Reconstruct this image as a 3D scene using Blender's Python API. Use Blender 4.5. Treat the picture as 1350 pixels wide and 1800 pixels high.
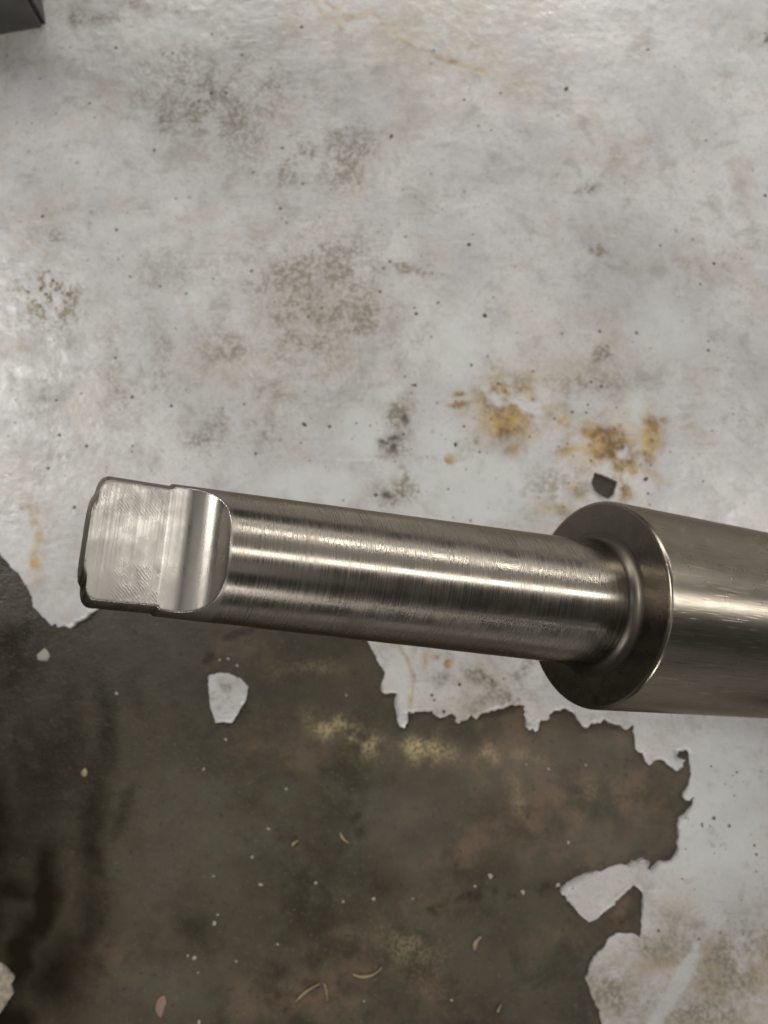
import bpy, math, random
import numpy as np
from mathutils import Vector, Matrix
from mathutils.geometry import delaunay_2d_cdt

# ------------------------------------------------------------------ camera
for o in list(bpy.data.objects):
    bpy.data.objects.remove(o)
SC = bpy.context.scene
COL = SC.collection
FPX = 1352.0                       # focal length in photo pixels (1350 x 1800)
TAU = math.radians(8.7)            # camera leans this far from straight down
DEPTH = 0.47                       # camera to floor along the optical axis
ct, st = math.cos(TAU), math.sin(TAU)
CAM = np.array([0.0, 0.0, DEPTH * ct])


def cam_to_world_dir(v):
    return np.array([v[0], -v[1] * ct + v[2] * st, -v[1] * st - v[2] * ct])


cam_data = bpy.data.cameras.new('camera')
cam = bpy.data.objects.new('camera', cam_data)
COL.objects.link(cam)
cam.location = CAM
cam.rotation_euler = (TAU, 0, 0)
cam_data.sensor_fit = 'VERTICAL'
cam_data.sensor_height = 24.0
cam_data.sensor_width = 18.0
cam_data.lens = 24.0 * FPX / 1800.0
cam_data.clip_start = 0.01
cam_data.clip_end = 100
cam_data.dof.use_dof = True
cam_data.dof.focus_distance = 0.228
cam_data.dof.aperture_fstop = cam_data.lens / 1.7
SC.camera = cam

# ------------------------------------------------------------------ world and lamps
world = bpy.data.worlds.new('World')
SC.world = world
world.use_nodes = True
bg = world.node_tree.nodes['Background']
bg.inputs[0].default_value = (1.0, 0.965, 0.92, 1)
bg.inputs[1].default_value = 0.045
SC.view_settings.view_transform = 'Standard'
SC.view_settings.look = 'None'
SC.view_settings.gamma = 1
SC.view_settings.use_curve_mapping = False
SC.view_settings.exposure = 0.1


def lamp_or_fill(x, y, z, power, sx=1.25, sy=0.16):
    l = bpy.data.lights.new('tube_lamp_or_fill', 'AREA')
    l.shape = 'RECTANGLE'
    l.size, l.size_y = sx, sy
    l.energy = power
    l.color = (1.0, 0.955, 0.90)
    o = bpy.data.objects.new('tube_lamp_or_fill', l)
    o.location = (x, y, z)
    COL.objects.link(o)


# rows of workshop tube lamps on the ceiling
lamp_or_fill(-2.3, 1.15, 3.0, 60, sy=.8)
for x, p in ((1.98, 12), (3.4, 17), (4.75, 19), (6.1, 21), (7.5, 24), (9.0, 66), (10.5, 76), (12.0, 84), (14.0, 90)):
    lamp_or_fill(x, 0.42, 3.0, p, sy=.36)
for x, p in ((-3.2, 80), (-1.0, 90), (1.0, 90), (3.4, 40), (4.75, 40), (6.1, 40), (7.45, 40), (9.0, 40), (11.0, 40), (13.0, 40)):
    lamp_or_fill(x, 4.2, 3.0, p)
for x in (3.4, 4.75, 6.1, 7.45, 8.8, 10.2, 12.0, 14.0, 17.0):
    lamp_or_fill(x, 8.6, 3.0, 24)
lamp_or_fill(1.3, -1.15, 3.0, 4, sx=1.9, sy=1.3)  # unseen fill panel added to brighten the flat of the tang
lamp_or_fill(-.5, .1, 3.0, 4.0, sx=1.7, sy=.8)  # unseen fill panel added to lift the dark band in the scoop
# unseen fill panels added to grey the steel's reflections between the lamp rows
for x in (3.2, 5.2, 7.2, 9.2, 11.2):
    lamp_or_fill(x, 2.0, 3.2, 3.8, sx=1.9, sy=1.6)
for x in (-.4, 1.0):
    lamp_or_fill(x, -4.6, 3.0, 78)  # unseen fill lights added to even out the floor
for x in (3.4, 6.1, 8.8, 12.0):
    lamp_or_fill(x, -8.6, 3.0, 20, sy=.5)

# ------------------------------------------------------------------ helpers


def floor_pt(px, py, z=0.0):
    """photo pixel -> point on the floor plane"""
    d = cam_to_world_dir(np.array([px - 675.0, py - 900.0, FPX]))
    k = (z - CAM[2]) / d[2]
    return CAM + d * k


def floor_px(X, Y):
    """floor point arrays -> photo pixels (used to lay the stains out)"""
    dx, dy, dz = X, Y, -CAM[2]
    yc = -(dy * ct + dz * st)
    zc = dy * st - dz * ct
    return dx / zc * FPX + 675, yc / zc * FPX + 900


RNG = np.random.RandomState(11)
LAT = RNG.rand(256, 256)


def vnoise(x, y):
    xi, yi = np.floor(x).astype(int), np.floor(y).astype(int)
    fx, fy = x - xi, y - yi
    fx, fy = fx * fx * (3 - 2 * fx), fy * fy * (3 - 2 * fy)
    a = LAT[xi & 255, yi & 255]; b = LAT[(xi + 1) & 255, yi & 255]
    c = LAT[xi & 255, (yi + 1) & 255]; d = LAT[(xi + 1) & 255, (yi + 1) & 255]
    return (a * (1 - fx) + b * fx) * (1 - fy) + (c * (1 - fx) + d * fx) * fy


def fbm(x, y, size, octv=4, off=0.0):
    """roughly 0..1, centred on .5; size = largest feature in photo pixels"""
    s, amp, tot = 0, 1.0, 0.0
    f = 1.0 / size
    for i in range(octv):
        s = s + amp * vnoise(x * f + off + i * 17.3, y * f + off * 1.7 + i * 31.1)
        tot += amp; amp *= 0.55; f *= 2.05
    return s / tot


def sstep(a, b, x):
    t = np.clip((x - a) / (b - a), 0, 1)
    return t * t * (3 - 2 * t)


def blob(x, y, cx, cy, rx, ry, ang=0.0):
    c, s = math.cos(math.radians(ang)), math.sin(math.radians(ang))
    u = (x - cx) * c + (y - cy) * s
    v = -(x - cx) * s + (y - cy) * c
    return np.exp(-((u / rx) ** 2 + (v / ry) ** 2))


def seg_dist(x, y, pts):
    d = np.full(x.shape, 1e9)
    for (x0, y0), (x1, y1) in zip(pts[:-1], pts[1:]):
        vx, vy = x1 - x0, y1 - y0
        t = np.clip(((x - x0) * vx + (y - y0) * vy) / (vx * vx + vy * vy), 0, 1)
        d = np.minimum(d, np.hypot(x - x0 - t * vx, y - y0 - t * vy))
    return d


def inside(x, y, poly):
    r = np.zeros(x.shape, bool)
    n = len(poly)
    for i in range(n):
        x0, y0 = poly[i]; x1, y1 = poly[(i + 1) % n]
        if y0 == y1:
            continue
        c = (y0 > y) != (y1 > y)
        r ^= c & (x < (x1 - x0) * (y - y0) / (y1 - y0) + x0)
    return r


def mesh_object(name, verts, faces, mat, parent=None, smooth=True):
    me = bpy.data.meshes.new(name)
    me.from_pydata(verts if isinstance(verts, list) else verts.tolist(), [],
                   faces if isinstance(faces, list) else faces.tolist())
    me.update()
    if smooth:
        me.shade_smooth()
    o = bpy.data.objects.new(name, me)
    if mat:
        me.materials.append(mat)
    COL.objects.link(o)
    if parent:
        o.parent = parent
    return o


def tag(o, label=None, cat=None, group=None, kind=None):
    if label: o['label'] = label
    if cat: o['category'] = cat
    if group: o['group'] = group
    if kind: o['kind'] = kind
    return o


def attr(me, name, arr3):
    a = me.attributes.new(name, 'FLOAT_VECTOR', 'POINT')
    a.data.foreach_set('vector', np.ascontiguousarray(arr3, dtype=np.float32).ravel())


class NT:
    """tiny node-tree writer"""
    def __init__(self, name):
        self.m = bpy.data.materials.new(name)
        self.m.use_nodes = True
        self.t = self.m.node_tree
        self.b = self.t.nodes['Principled BSDF']

    def n(self, kind, **kw):
        n = self.t.nodes.new(kind)
        for k, v in kw.items():
            setattr(n, k, v)
        return n

    def link(self, a, b):
        self.t.links.new(a, b)

    def put(self, sock, v):
        if isinstance(v, (int, float)):
            sock.default_value = v
        elif isinstance(v, tuple):
            sock.default_value = v if len(v) == len(sock.default_value) else v + (1,)
        else:
            self.link(v, sock)

    def math(self, op, a, b=0.0, clamp=False):
        n = self.n('ShaderNodeMath', operation=op, use_clamp=clamp)
        self.put(n.inputs[0], a); self.put(n.inputs[1], b)
        return n.outputs[0]

    def mix(self, f, a, b, mode='MIX'):
        n = self.n('ShaderNodeMix', data_type='RGBA', blend_type=mode)
        self.put(n.inputs[0], f); self.put(n.inputs[6], a); self.put(n.inputs[7], b)
        return n.outputs[2]

    def noise(self, vec, scale, detail=3.0, rough=0.55, dist=0.0):
        n = self.n('ShaderNodeTexNoise')
        if vec is not None:
            self.link(vec, n.inputs['Vector'])
        n.inputs['Scale'].default_value = scale
        n.inputs['Detail'].default_value = detail
        n.inputs['Roughness'].default_value = rough
        n.inputs['Distortion'].default_value = dist
        return n.outputs[0]

    def ramp(self, v, a, b, lo=0.0, hi=1.0):
        n = self.n('ShaderNodeMapRange', interpolation_type='SMOOTHSTEP')
        self.put(n.inputs[0], v)
        n.inputs[1].default_value = a; n.inputs[2].default_value = b
        n.inputs[3].default_value = lo; n.inputs[4].default_value = hi
        return n.outputs[0]

    def attr(self, name):
        a = self.n('ShaderNodeAttribute', attribute_name=name)
        s = self.n('ShaderNodeSeparateXYZ')
        self.link(a.outputs['Vector'], s.inputs[0])
        return s.outputs

    def coord(self, which='Object', scale=None):
        c = self.n('ShaderNodeTexCoord').outputs[which]
        if scale:
            m = self.n('ShaderNodeMapping')
            m.inputs['Scale'].default_value = scale
            self.link(c, m.inputs[0])
            return m.outputs[0]
        return c

    def bump(self, h, strength, dist, nrm=None):
        b = self.n('ShaderNodeBump')
        b.inputs['Strength'].default_value = strength
        b.inputs['Distance'].default_value = dist
        self.link(h, b.inputs['Height'])
        if nrm is not None:
            self.link(nrm, b.inputs['Normal'])
        return b.outputs[0]


# ------------------------------------------------------------------ materials of the floor
def paint_material(name):
    k = NT(name)
    co = k.coord()
    s1 = k.attr('stain_a')      # grime, tan wash with painted shade, gold rust
    s2 = k.attr('stain_b')      # pale repaint with painted brightness, dark stain, olive
    big = k.noise(co, 9, 4, .55)
    mid = k.noise(co, 60, 5, .6)
    fine = k.noise(co, 420, 3, .6)
    col = k.mix(k.ramp(k.noise(co, 16, 5, .6), .35, .68), (.405, .407, .415), (.505, .502, .502))
    col = k.mix(k.ramp(k.noise(co, 24, 6, .65, .4), .48, .70, 0, .55), col, (.385, .345, .295))
    smear = k.noise(co, 42, 6, .72, .6)
    col = k.mix(k.ramp(smear, .50, .66, 0, .55), col, (.275, .268, .255))
    col = k.mix(k.ramp(k.noise(co, 850, 2, .6), .57, .68, 0, .5), col, (.24, .22, .185))
    col = k.mix(k.ramp(k.noise(co, 300, 4, .7), .58, .68, 0, .45), col, (.25, .232, .20))
    sm = k.n('ShaderNodeMapping')
    sm.inputs['Rotation'].default_value = (0, 0, 1.25); sm.inputs['Scale'].default_value = (14, 330, 1)
    k.link(co, sm.inputs[0])
    streak = k.noise(sm.outputs[0], 1.0, 3, .6)
    col = k.mix(k.ramp(streak, .62, .72, 0, .35), col, (.27, .26, .25))
    sm = k.n('ShaderNodeMapping')
    sm.inputs['Rotation'].default_value = (0, 0, -.5); sm.inputs['Scale'].default_value = (20, 420, 1)
    k.link(co, sm.inputs[0])
    col = k.mix(k.ramp(k.noise(sm.outputs[0], 1.0, 2, .6), .64, .73, 0, .35), col, (.60, .59, .57))
    col = k.mix(s2[0], col, (.49, .515, .505))
    f = k.math('MULTIPLY', s1[1], k.ramp(mid, .2, .7, .6, 1.1), True)
    col = k.mix(f, col, (.34, .28, .20))
    f = k.math('MULTIPLY', s1[0], k.ramp(fine, .38, .6, .35, 1.15), True)
    col = k.mix(f, col, (.185, .17, .14))
    f = k.math('MULTIPLY', s1[2], k.ramp(fine, .3, .6, .65, 1.1), True)
    col = k.mix(f, col, k.mix(k.ramp(mid, .35, .65), (.165, .105, .04), (.40, .285, .125)))
    f = k.math('MULTIPLY', s2[2], k.ramp(fine, .38, .55, .1, 1.2), True)
    col = k.mix(f, col, (.16, .135, .075))
    col = k.mix(s2[1], col, (.045, .038, .028))
    # faint pin-prick speckle over the whole coat
    v = k.n('ShaderNodeTexVoronoi', feature='F1')
    k.link(co, v.inputs['Vector']); v.inputs['Scale'].default_value = 95
    sp = k.ramp(v.outputs['Distance'], .10, .17, 1, 0)
    cs = k.n('ShaderNodeSeparateColor'); k.link(v.outputs['Color'], cs.inputs[0])
    sp = k.math('MULTIPLY', sp, k.ramp(cs.outputs[0], .72, .95, 0, .55))
    col = k.mix(sp, col, (.20, .175, .14))
    k.link(col, k.b.inputs['Base Color'])
    r = k.math('ADD', k.ramp(mid, .3, .7, .20, .36), k.math('MULTIPLY', s1[0], .25))
    k.link(r, k.b.inputs['Roughness'])
    k.b.inputs['Specular IOR Level'].default_value = .5
    wav = k.noise(co, 38, 2, .5)
    pit = k.noise(co, 170, 2, .5)
    h = k.math('ADD', k.math('MULTIPLY', wav, .8), k.math('ADD', k.math('MULTIPLY', pit, .5), k.math('MULTIPLY', fine, .12)))
    k.link(k.bump(h, .33, .0016), k.b.inputs['Normal'])
    return k.m


def concrete_material(name):
    k = NT(name)
    co = k.coord()
    s1 = k.attr('stain_a')      # oil black with painted dark reflection, tan deposit, red-brown
    s2 = k.attr('stain_b')      # green-grey, painted pale sheen, gloss
    big = k.noise(co, 14, 4, .6)
    mid = k.noise(co, 70, 5, .65)
    fine = k.noise(co, 520, 3, .6)
    col = k.mix(k.ramp(big, .3, .7), (.030, .025, .0155), (.072, .061, .043))
    col = k.mix(k.ramp(mid, .46, .66, 0, .65), col, (.052, .050, .028))
    col = k.mix(k.ramp(k.noise(co, 34, 6, .7, .5), .52, .66, 0, .7), col, (.030, .027, .017))
    col = k.mix(k.math('MULTIPLY', s1[2], k.ramp(mid, .35, .62, .2, 1), True), col, (.135, .088, .058))
    col = k.mix(k.math('MULTIPLY', s2[0], k.ramp(mid, .4, .6, .2, 1), True), col, (.052, .060, .040))
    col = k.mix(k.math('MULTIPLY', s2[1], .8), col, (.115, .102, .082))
    col = k.mix(k.math('MULTIPLY', s1[1], k.ramp(fine, .36, .6, .15, 1.1), True), col, (.36, .29, .16))
    col = k.mix(k.ramp(fine, .58, .72, 0, .5), col, (.14, .12, .088))
    col = k.mix(k.ramp(k.noise(co, 260, 3, .6), .60, .70, 0, .6), col, (.022, .019, .012))
    col = k.mix(s1[0], col, (.008, .006, .003))
    k.link(col, k.b.inputs['Base Color'])
    r = k.math('SUBTRACT', k.math('ADD', k.ramp(mid, .3, .7, .30, .46), k.math('MULTIPLY', s1[1], .25)), k.math('MULTIPLY', s1[0], .26))
    k.link(r, k.b.inputs['Roughness'])
    k.b.inputs['Specular IOR Level'].default_value = .35
    h = k.math('ADD', k.math('MULTIPLY', mid, .7), k.math('MULTIPLY', fine, .3))
    k.link(k.bump(h, .5, .0012), k.b.inputs['Normal'])
    return k.m


M_PAINT = paint_material('worn_grey_floor_paint')
M_CONC = concrete_material('oily_bare_concrete')


def stain_paint(px, py):
    """masks of stains on the coat of paint, by floor position"""
    n1 = fbm(px, py, 55, 5, 3.1)
    n2 = fbm(px, py, 24, 4, 8.7)
    n3 = fbm(px, py, 120, 4, 1.3)
    wx = px + 26 * (fbm(px, py, 45, 3, 5.5) - .5)
    wy = py + 26 * (fbm(px, py, 45, 3, 9.9) - .5)

    def soup(lst, thr, soft):
        m = np.zeros(px.shape)
        for cx, cy, rx, ry, a, s in lst:
            m = np.maximum(m, s * blob(wx, wy, cx, cy, rx, ry, a))
        return m
    grime_and_shade = soup([(385, 185, 130, 85, 20, .62), (300, 215, 30, 25, 0, .75), (335, 100, 60, 30, 20, .4),
                  (600, 275, 48, 62, 25, .85), (545, 265, 30, 30, 0, .7), (505, 300, 40, 40, 0, .6),
                  (575, 480, 95, 85, 0, .72), (625, 555, 70, 60, 0, .8), (500, 480, 30, 60, 0, .55),
                  (660, 500, 20, 60, 0, .65), (540, 600, 120, 50, 0, .5), (720, 472, 42, 13, 15, .9),
                  (395, 620, 60, 40, 10, .5), (370, 760, 60, 45, 0, .55), (470, 760, 45, 40, 0, .55),
                  (480, 700, 60, 40, 0, .4), (280, 640, 18, 70, 5, .5), (85, 690, 40, 22, 0, .45),
                  (702, 735, 17, 30, 10, 1.25), (690, 790, 24, 20, 20, 1.1), (688, 868, 32, 16, 10, 1.1),
                  (706, 845, 10, 30, 0, .6), (1040, 670, 60, 30, 0, .45), (1060, 625, 10, 26, 35, 1.1),
                  (1040, 325, 26, 10, -25, .85), (1050, 435, 22, 9, 30, .7), (1020, 220, 8, 18, -30, .6),
                  (850, 1195, 42, 9, 35, 1.1), (878, 1225, 60, 20, -20, .8), (915, 1180, 12, 34, 35, .7),
                  (780, 1190, 26, 16, 0, .5), (1060, 1750, 85, 50, 20, .9), (1290, 1700, 80, 70, 0, .75), (1170, 1660, 70, 40, 0, .6), (1330, 1640, 60, 30, 0, .6), (1230, 1780, 90, 40, 0, .6),
                  (1180, 1640, 60, 40, 0, .45), (100, 415, 35, 18, 0, .55), (60, 400, 10, 22, 0, .6),
                  (190, 1010, 60, 40, 0, .3), (398, 1203, 16, 10, 30, .8), (395, 1232, 5, 26, 35, .6), (375, 1222, 14, 5, 0, .6), (150, 30, 60, 18, 0, .7), (240, 10, 120, 22, 5, .45), (0, 1735, 50, 60, 0, 1.2)], .3, .2)  # last blob paints shade onto the paint scrap at far left
    n4 = fbm(px, py, 13, 3, 4.1)
    grime_and_shade = np.clip(grime_and_shade * (.42 + .8 * sstep(.38, .62, .3 * n1 + .35 * n2 + .35 * n4)) * 1.05, 0, 1)
    grime_and_shade = np.maximum(np.clip(grime_and_shade * 1.45, 0, 1), .40 * sstep(.54, .74, .6 * n1 + .4 * n4) * sstep(.38, .6, n3))
    # worn dull grey fields
    grime_and_shade = np.maximum(grime_and_shade, .95 * (.55 + .45 * sstep(.42, .6, n4)) * soup([(400, 180, 190, 120, 20, 1), (560, 540, 190, 150, 0, 1), (150, 680, 130, 130, 0, .8),
                                          (200, 1000, 100, 90, 0, .8), (300, 480, 90, 60, 0, .6)], 0, 0) * sstep(.3, .6, n1))
    tan = soup([(770, 75, 170, 95, 15, .55), (900, 150, 60, 40, 0, .5), (860, 30, 90, 60, 0, .45), (700, 40, 60, 60, 0, .3),
                (560, 560, 150, 90, 0, .4), (1010, 655, 100, 55, 0, .34), (930, 600, 60, 60, 0, .22), (380, 640, 80, 60, 0, .32),
                (1230, 1710, 170, 62, 0, 1.1), (1090, 1770, 110, 60, 0, 1.0), (1350, 1700, 120, 70, 0, 1.0),
                (1130, 1690, 60, 40, 0, .8), (1040, 1570, 60, 30, -20, .3), (850, 1240, 90, 20, 0, .6), (840, 1200, 60, 30, 0, .4),
                (1180, 1830, 260, 60, 0, 1.1), (1110, 290, 50, 20, 30, .3), (30, 830, 60, 40, 0, .3), (0, 1735, 60, 70, 0, 1.6), (1040, 740, 90, 40, 0, .25)], 0, 0)  # strongest far-left blob is painted shade on the paint scrap
    tan = np.clip(tan * sstep(.22, .62, .6 * n1 + .4 * n4) * 1.1, 0, 1)
    clean = sstep(17, 9, seg_dist(wx * .3 + px * .7, wy * .3 + py * .7, [(1265, 1610), (1195, 1722), (1150, 1800)]))
    clean *= sstep(.25, .45, n2)
    tan *= 1 - .85 * clean
    gold = soup([(905, 718, 56, 50, 0, 1.4), (930, 700, 30, 28, 0, 1.2), (885, 745, 32, 26, 0, 1.1), (1070, 785, 54, 34, 15, 1.4), (1060, 770, 34, 26, 0, 1.3),
                 (1100, 812, 42, 22, 20, 1.3), (1145, 772, 16, 42, 5, 1.3), (1168, 740, 9, 8, 0, .9), (994, 742, 15, 9, 0, 1.0),
                 (1000, 790, 20, 8, -20, .9), (812, 688, 30, 5, -8, 1.0), (805, 712, 32, 6, -6, 1.0), (850, 735, 14, 10, 0, .5),
                 (1100, 858, 11, 22, 10, 1.1), (1020, 860, 18, 16, 0, .7), (1165, 842, 12, 8, 0, .9), (905, 795, 16, 12, 0, .8),
                 (970, 900, 22, 14, 0, .7), (720, 700, 10, 20, 0, .3), (64, 930, 9, 42, -12, 1.7), (70, 985, 11, 30, 5, 1.4),
                 (749, 1155, 6, 15, 5, 1.0), (765, 1150, 8, 8, 0, .7), (35, 610, 20, 10, 0, .2),
                 (722, 1225, 6, 22, 5, .6), (985, 905, 26, 18, 0, .5)], 0, 0)
    gold = np.clip(gold * sstep(.31, .55, .5 * n1 + .5 * n2) * 1.3, 0, 1)
    gold = np.maximum(gold, .95 * sstep(11, 6.5, np.hypot(px - 790, py - 808)))
    gold = np.maximum(gold, .95 * sstep(11, 6, np.hypot(px - 788, py - 1167)))
    gold = np.maximum(gold, .8 * sstep(7, 4, np.hypot(px - 837, py - 778)))
    ln = seg_dist(wx, wy, [(560, -10), (605, 35), (645, 20), (690, 62), (720, 82), (762, 103), (800, 113), (850, 130)])
    gold = np.maximum(gold, .62 * sstep(6, 1, ln) * sstep(.3, .6, n2))
    ln = seg_dist(wx, wy, [(540, -10), (580, 40), (600, 55)])
    gold = np.maximum(gold, .45 * sstep(7, 1, ln) * sstep(.3, .6, n2))
    ln = seg_dist(px, py, [(697, 1128), (716, 1160), (728, 1190), (725, 1225), (720, 1250)])
    gold = np.maximum(gold, .5 * sstep(4.5, 1, ln))
    pale = soup([(775, 590, 85, 70, 0, 1), (800, 640, 60, 40, 0, .8), (640, 760, 60, 55, 0, .9), (560, 850, 120, 40, 0, .9),
                 (830, 850, 130, 75, 0, 1), (890, 600, 40, 50, 0, .8), (1170, 580, 80, 75, 0, .8), (1120, 720, 30, 40, 0, .8),
                 (355, 505, 45, 28, 0, .9), (250, 395, 90, 40, 0, .5), (700, 1180, 30, 60, 0, .9), (390, 400, 60, 30, 0, .5),
                 (770, 780, 60, 60, 0, .8), (1110, 110, 60, 50, 0, .3), (690, 690, 40, 30, 0, .8), (1260, 1420, 130, 170, 0, .9),  # large lower-right blob paints in brightness where the bar shades the floor
                 (300, 60, 130, 60, 0, .6), (60, 220, 60, 60, 0, .3)], 0, 0)
    pale = np.clip(sstep(.22, .75, pale * (.45 + 1.1 * (.6 * n1 + .4 * n2))) * .72, 0, 1) * (1 - .8 * np.clip(gold, 0, 1))
    pale = np.maximum(pale, .22 * clean * (.4 + n2))
    grime_and_shade *= 1 - .75 * clean
    dark = np.zeros(px.shape)
    for cx, cy, rx, ry, a, s in [(688, 772, 13, 8, 0, 1.1), (694, 790, 7, 9, 0, 1.1), (673, 778, 9, 5, 0, .9), (706, 733, 6, 8, 0, 1),
                                 (680, 870, 13, 6, 0, .8), (1348, 70, 3, 9, 0, 1), (205, 86, 7, 5, 30, .9), (575, 985, 1, 1, 0, 0)]:
        dark = np.maximum(dark, s * blob(wx, wy, cx, cy, rx, ry, a))
    dark = np.clip(dark * sstep(.35, .55, n2) * 1.2, 0, .92)
    # long faint scuffs
    rr = random.Random(5)
    for i in range(26):
        x0, y0 = rr.uniform(0, 1350), rr.uniform(0, 1750)
        a = rr.choice([1.35, 1.5, .6, 2.3, .3]) + rr.uniform(-.3, .3)
        L = rr.uniform(30, 120)
        d = seg_dist(px, py, [(x0, y0), (x0 + L * math.cos(a), y0 + L * math.sin(a))])
        if rr.random() < .6:
            grime_and_shade = np.maximum(grime_and_shade, .22 * sstep(4, .5, d))
        else:
            pale = np.maximum(pale, .5 * sstep(4, .5, d))
    olive = np.maximum(blob(wx, wy, 92, 522, 42, 40) * 1.5, 0)
    olive = np.maximum(olive, .8 * blob(wx, wy, 60, 515, 50, 22))
    olive = np.clip(olive * sstep(.45, .55, fbm(px, py, 11, 2, 2.2)) * 1.3, 0, 1)
    olive = np.maximum(olive, .45 * np.clip(soup([(1040, 690, 70, 45, 0, 1), (1090, 830, 60, 40, 0, 1), (960, 860, 50, 40, 0, .9), (880, 690, 60, 50, 0, .7), (700, 745, 22, 45, 0, 1), (710, 860, 60, 20, 0, 1)], 0, 0) * sstep(.5, .6, n2), 0, 1))
    return np.stack([grime_and_shade, tan, gold], 1), np.stack([pale, dark, olive], 1)


def stain_concrete(px, py):
    n1 = fbm(px, py, 70, 5, 2.9)
    n2 = fbm(px, py, 26, 4, 6.1)
    wx = px + 50 * (fbm(px, py, 90, 3, 5.5) - .5)
    wy = py + 50 * (fbm(px, py, 90, 3, 9.9) - .5)

    def soup(lst):
        m = np.zeros(px.shape)
        for cx, cy, rx, ry, a, s in lst:
            m = np.maximum(m, s * blob(wx, wy, cx, cy, rx, ry, a))
        return m
    oil = soup([(70, 1570, 44, 170, 8, .85), (40, 1680, 50, 140, 10, .85), (150, 1470, 34, 150, 0, .66), (150, 1620, 36, 100, 8, .66), (60, 1380, 120, 260, 0, .5),  # oil stains together with the painted dark reflection
                (10, 1560, 60, 40, 0, .75), (110, 1300, 70, 120, 10, .5), (30, 1180, 90, 130, 0, .5), (180, 1270, 25, 90, 0, .55),
                (60, 1100, 40, 40, 0, .5), (20, 1790, 60, 60, 0, .8), (100, 1700, 70, 110, 10, .75), (-60, 1450, 120, 500, 0, .7),
                (210, 1420, 20, 60, 20, .4), (-700, 1100, 900, 400, 0, .55)])  # broad left blobs paint in a dark reflection on the glossy floor
    oil = np.clip(1.3 * oil * (.5 + .9 * n1), 0, .95)
    d = seg_dist(wx, wy, [(372, 1160), (400, 1128), (440, 1108)])
    oil = np.maximum(oil, .75 * sstep(16, 3, d) * sstep(.3, .55, n2))
    d = seg_dist(wx, wy, [(765, 1588), (790, 1572), (830, 1566), (880, 1558), (960, 1556)])
    oil = np.maximum(oil, .6 * sstep(16, 2, d) * sstep(.35, .6, n2))
    for cx, cy, r, s in [(625, 1440, 14, .5), (635, 1470, 12, .5), (770, 1590, 12, .6), (350, 1630, 30, .3), (1100, 1620, 5, .7), (680, 1545, 40, .35), (960, 1560, 25, .4)]:
        oil = np.maximum(oil, s * blob(wx, wy, cx, cy, r, r * .7))
    tanw = soup([(590, 1283, 46, 20, 20, 1.3), (632, 1302, 50, 21, 18, 1.35), (742, 1318, 27, 21, 0, 1.3), (780, 1320, 24, 16, 0, .45),
                 (858, 1325, 26, 16, 10, .6), (720, 1665, 62, 45, 0, .27), (720, 1700, 60, 40, 0, .2), (920, 1410, 12, 40, -30, .25),
                 (545, 1180, 60, 12, -10, .25), (1040, 1400, 60, 30, 0, .18), (940, 1335, 40, 10, 0, .25)])
    tanw = np.clip(tanw * sstep(.3, .6, .4 * n1 + .6 * n2) * 1.15, 0, 1)
    ring = np.abs(np.hypot(wx - 740, wy - 1318) - 14)
    tanw = np.maximum(tanw, .7 * sstep(6, 1, ring) * sstep(.35, .6, n2))
    red = soup([(1050, 1400, 170, 130, 0, .9), (900, 1330, 140, 80, 0, .8), (480, 1330, 70, 50, 0, .7), (540, 1310, 40, 30, 0, .6),
                (820, 1480, 90, 50, -20, .7), (610, 1690, 110, 60, -30, .7), (540, 1760, 160, 50, 0, .7), (420, 1150, 60, 30, 0, .8),
                (430, 1330, 30, 40, 0, .6), (980, 1500, 60, 60, 0, .7), (1100, 1600, 60, 60, 0, .7), (700, 1760, 120, 60, 0, .6),
                (190, 1690, 90, 40, -20, .5), (970, 1650, 60, 30, 0, .6), (740, 1580, 60, 40, 0, .5)])
    red = np.clip(red * sstep(.30, .58, n1) * 1.05, 0, 1)
    green = soup([(470, 1400, 150, 120, 0, .8), (700, 1290, 60, 30, 0, .8), (880, 1620, 150, 120, 0, .7), (330, 1740, 160, 60, 0, .6),
                  (580, 1620, 80, 80, 0, .6), (1080, 1440, 60, 60, 0, .8), (640, 1440, 60, 70, 0, .7), (1150, 1480, 40, 60, 0, .6)])
    green = np.clip(.55 * green * sstep(.42, .62, fbm(px, py, 40, 4, 12.5)), 0, 1)
    painted_sheen = soup([(300, 1480, 90, 170, 15, .6), (270, 1740, 120, 60, 0, .5), (300, 1130, 120, 70, 0, .4), (70, 1430, 60, 70, 0, .35),
                 (720, 1440, 120, 60, 0, .6), (900, 1350, 140, 60, 0, .55), (1050, 1330, 100, 60, 0, .6), (460, 1480, 80, 60, 0, .3), (1060, 1480, 110, 60, 0, .5)])  # pale sheen of reflected light, painted into the colour
    painted_sheen = np.clip(painted_sheen * (.45 + .9 * n1), 0, 1)
    return np.stack([oil, tanw, red], 1), np.stack([green, painted_sheen, n1], 1)


# ------------------------------------------------------------------ floor
def axis(lo, hi, step, far):
    core = np.arange(lo, hi + step * .5, step)
    out, s, x = [], step, hi
    while x < far:
        s *= 1.35; x += s; out.append(x)
    out2, s, x = [], step, lo
    while x > -far:
        s *= 1.35; x -= s; out2.append(x)
    return np.concatenate([out2[::-1], core, out])


PX = 0.000352          # about one photo pixel on the floor
xs = axis(-.30, .30, PX * 4, 2.2)
ys = axis(-.30, .44, PX * 4, 2.2)
gx, gy = np.meshgrid(xs, ys, indexing='ij')


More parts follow.
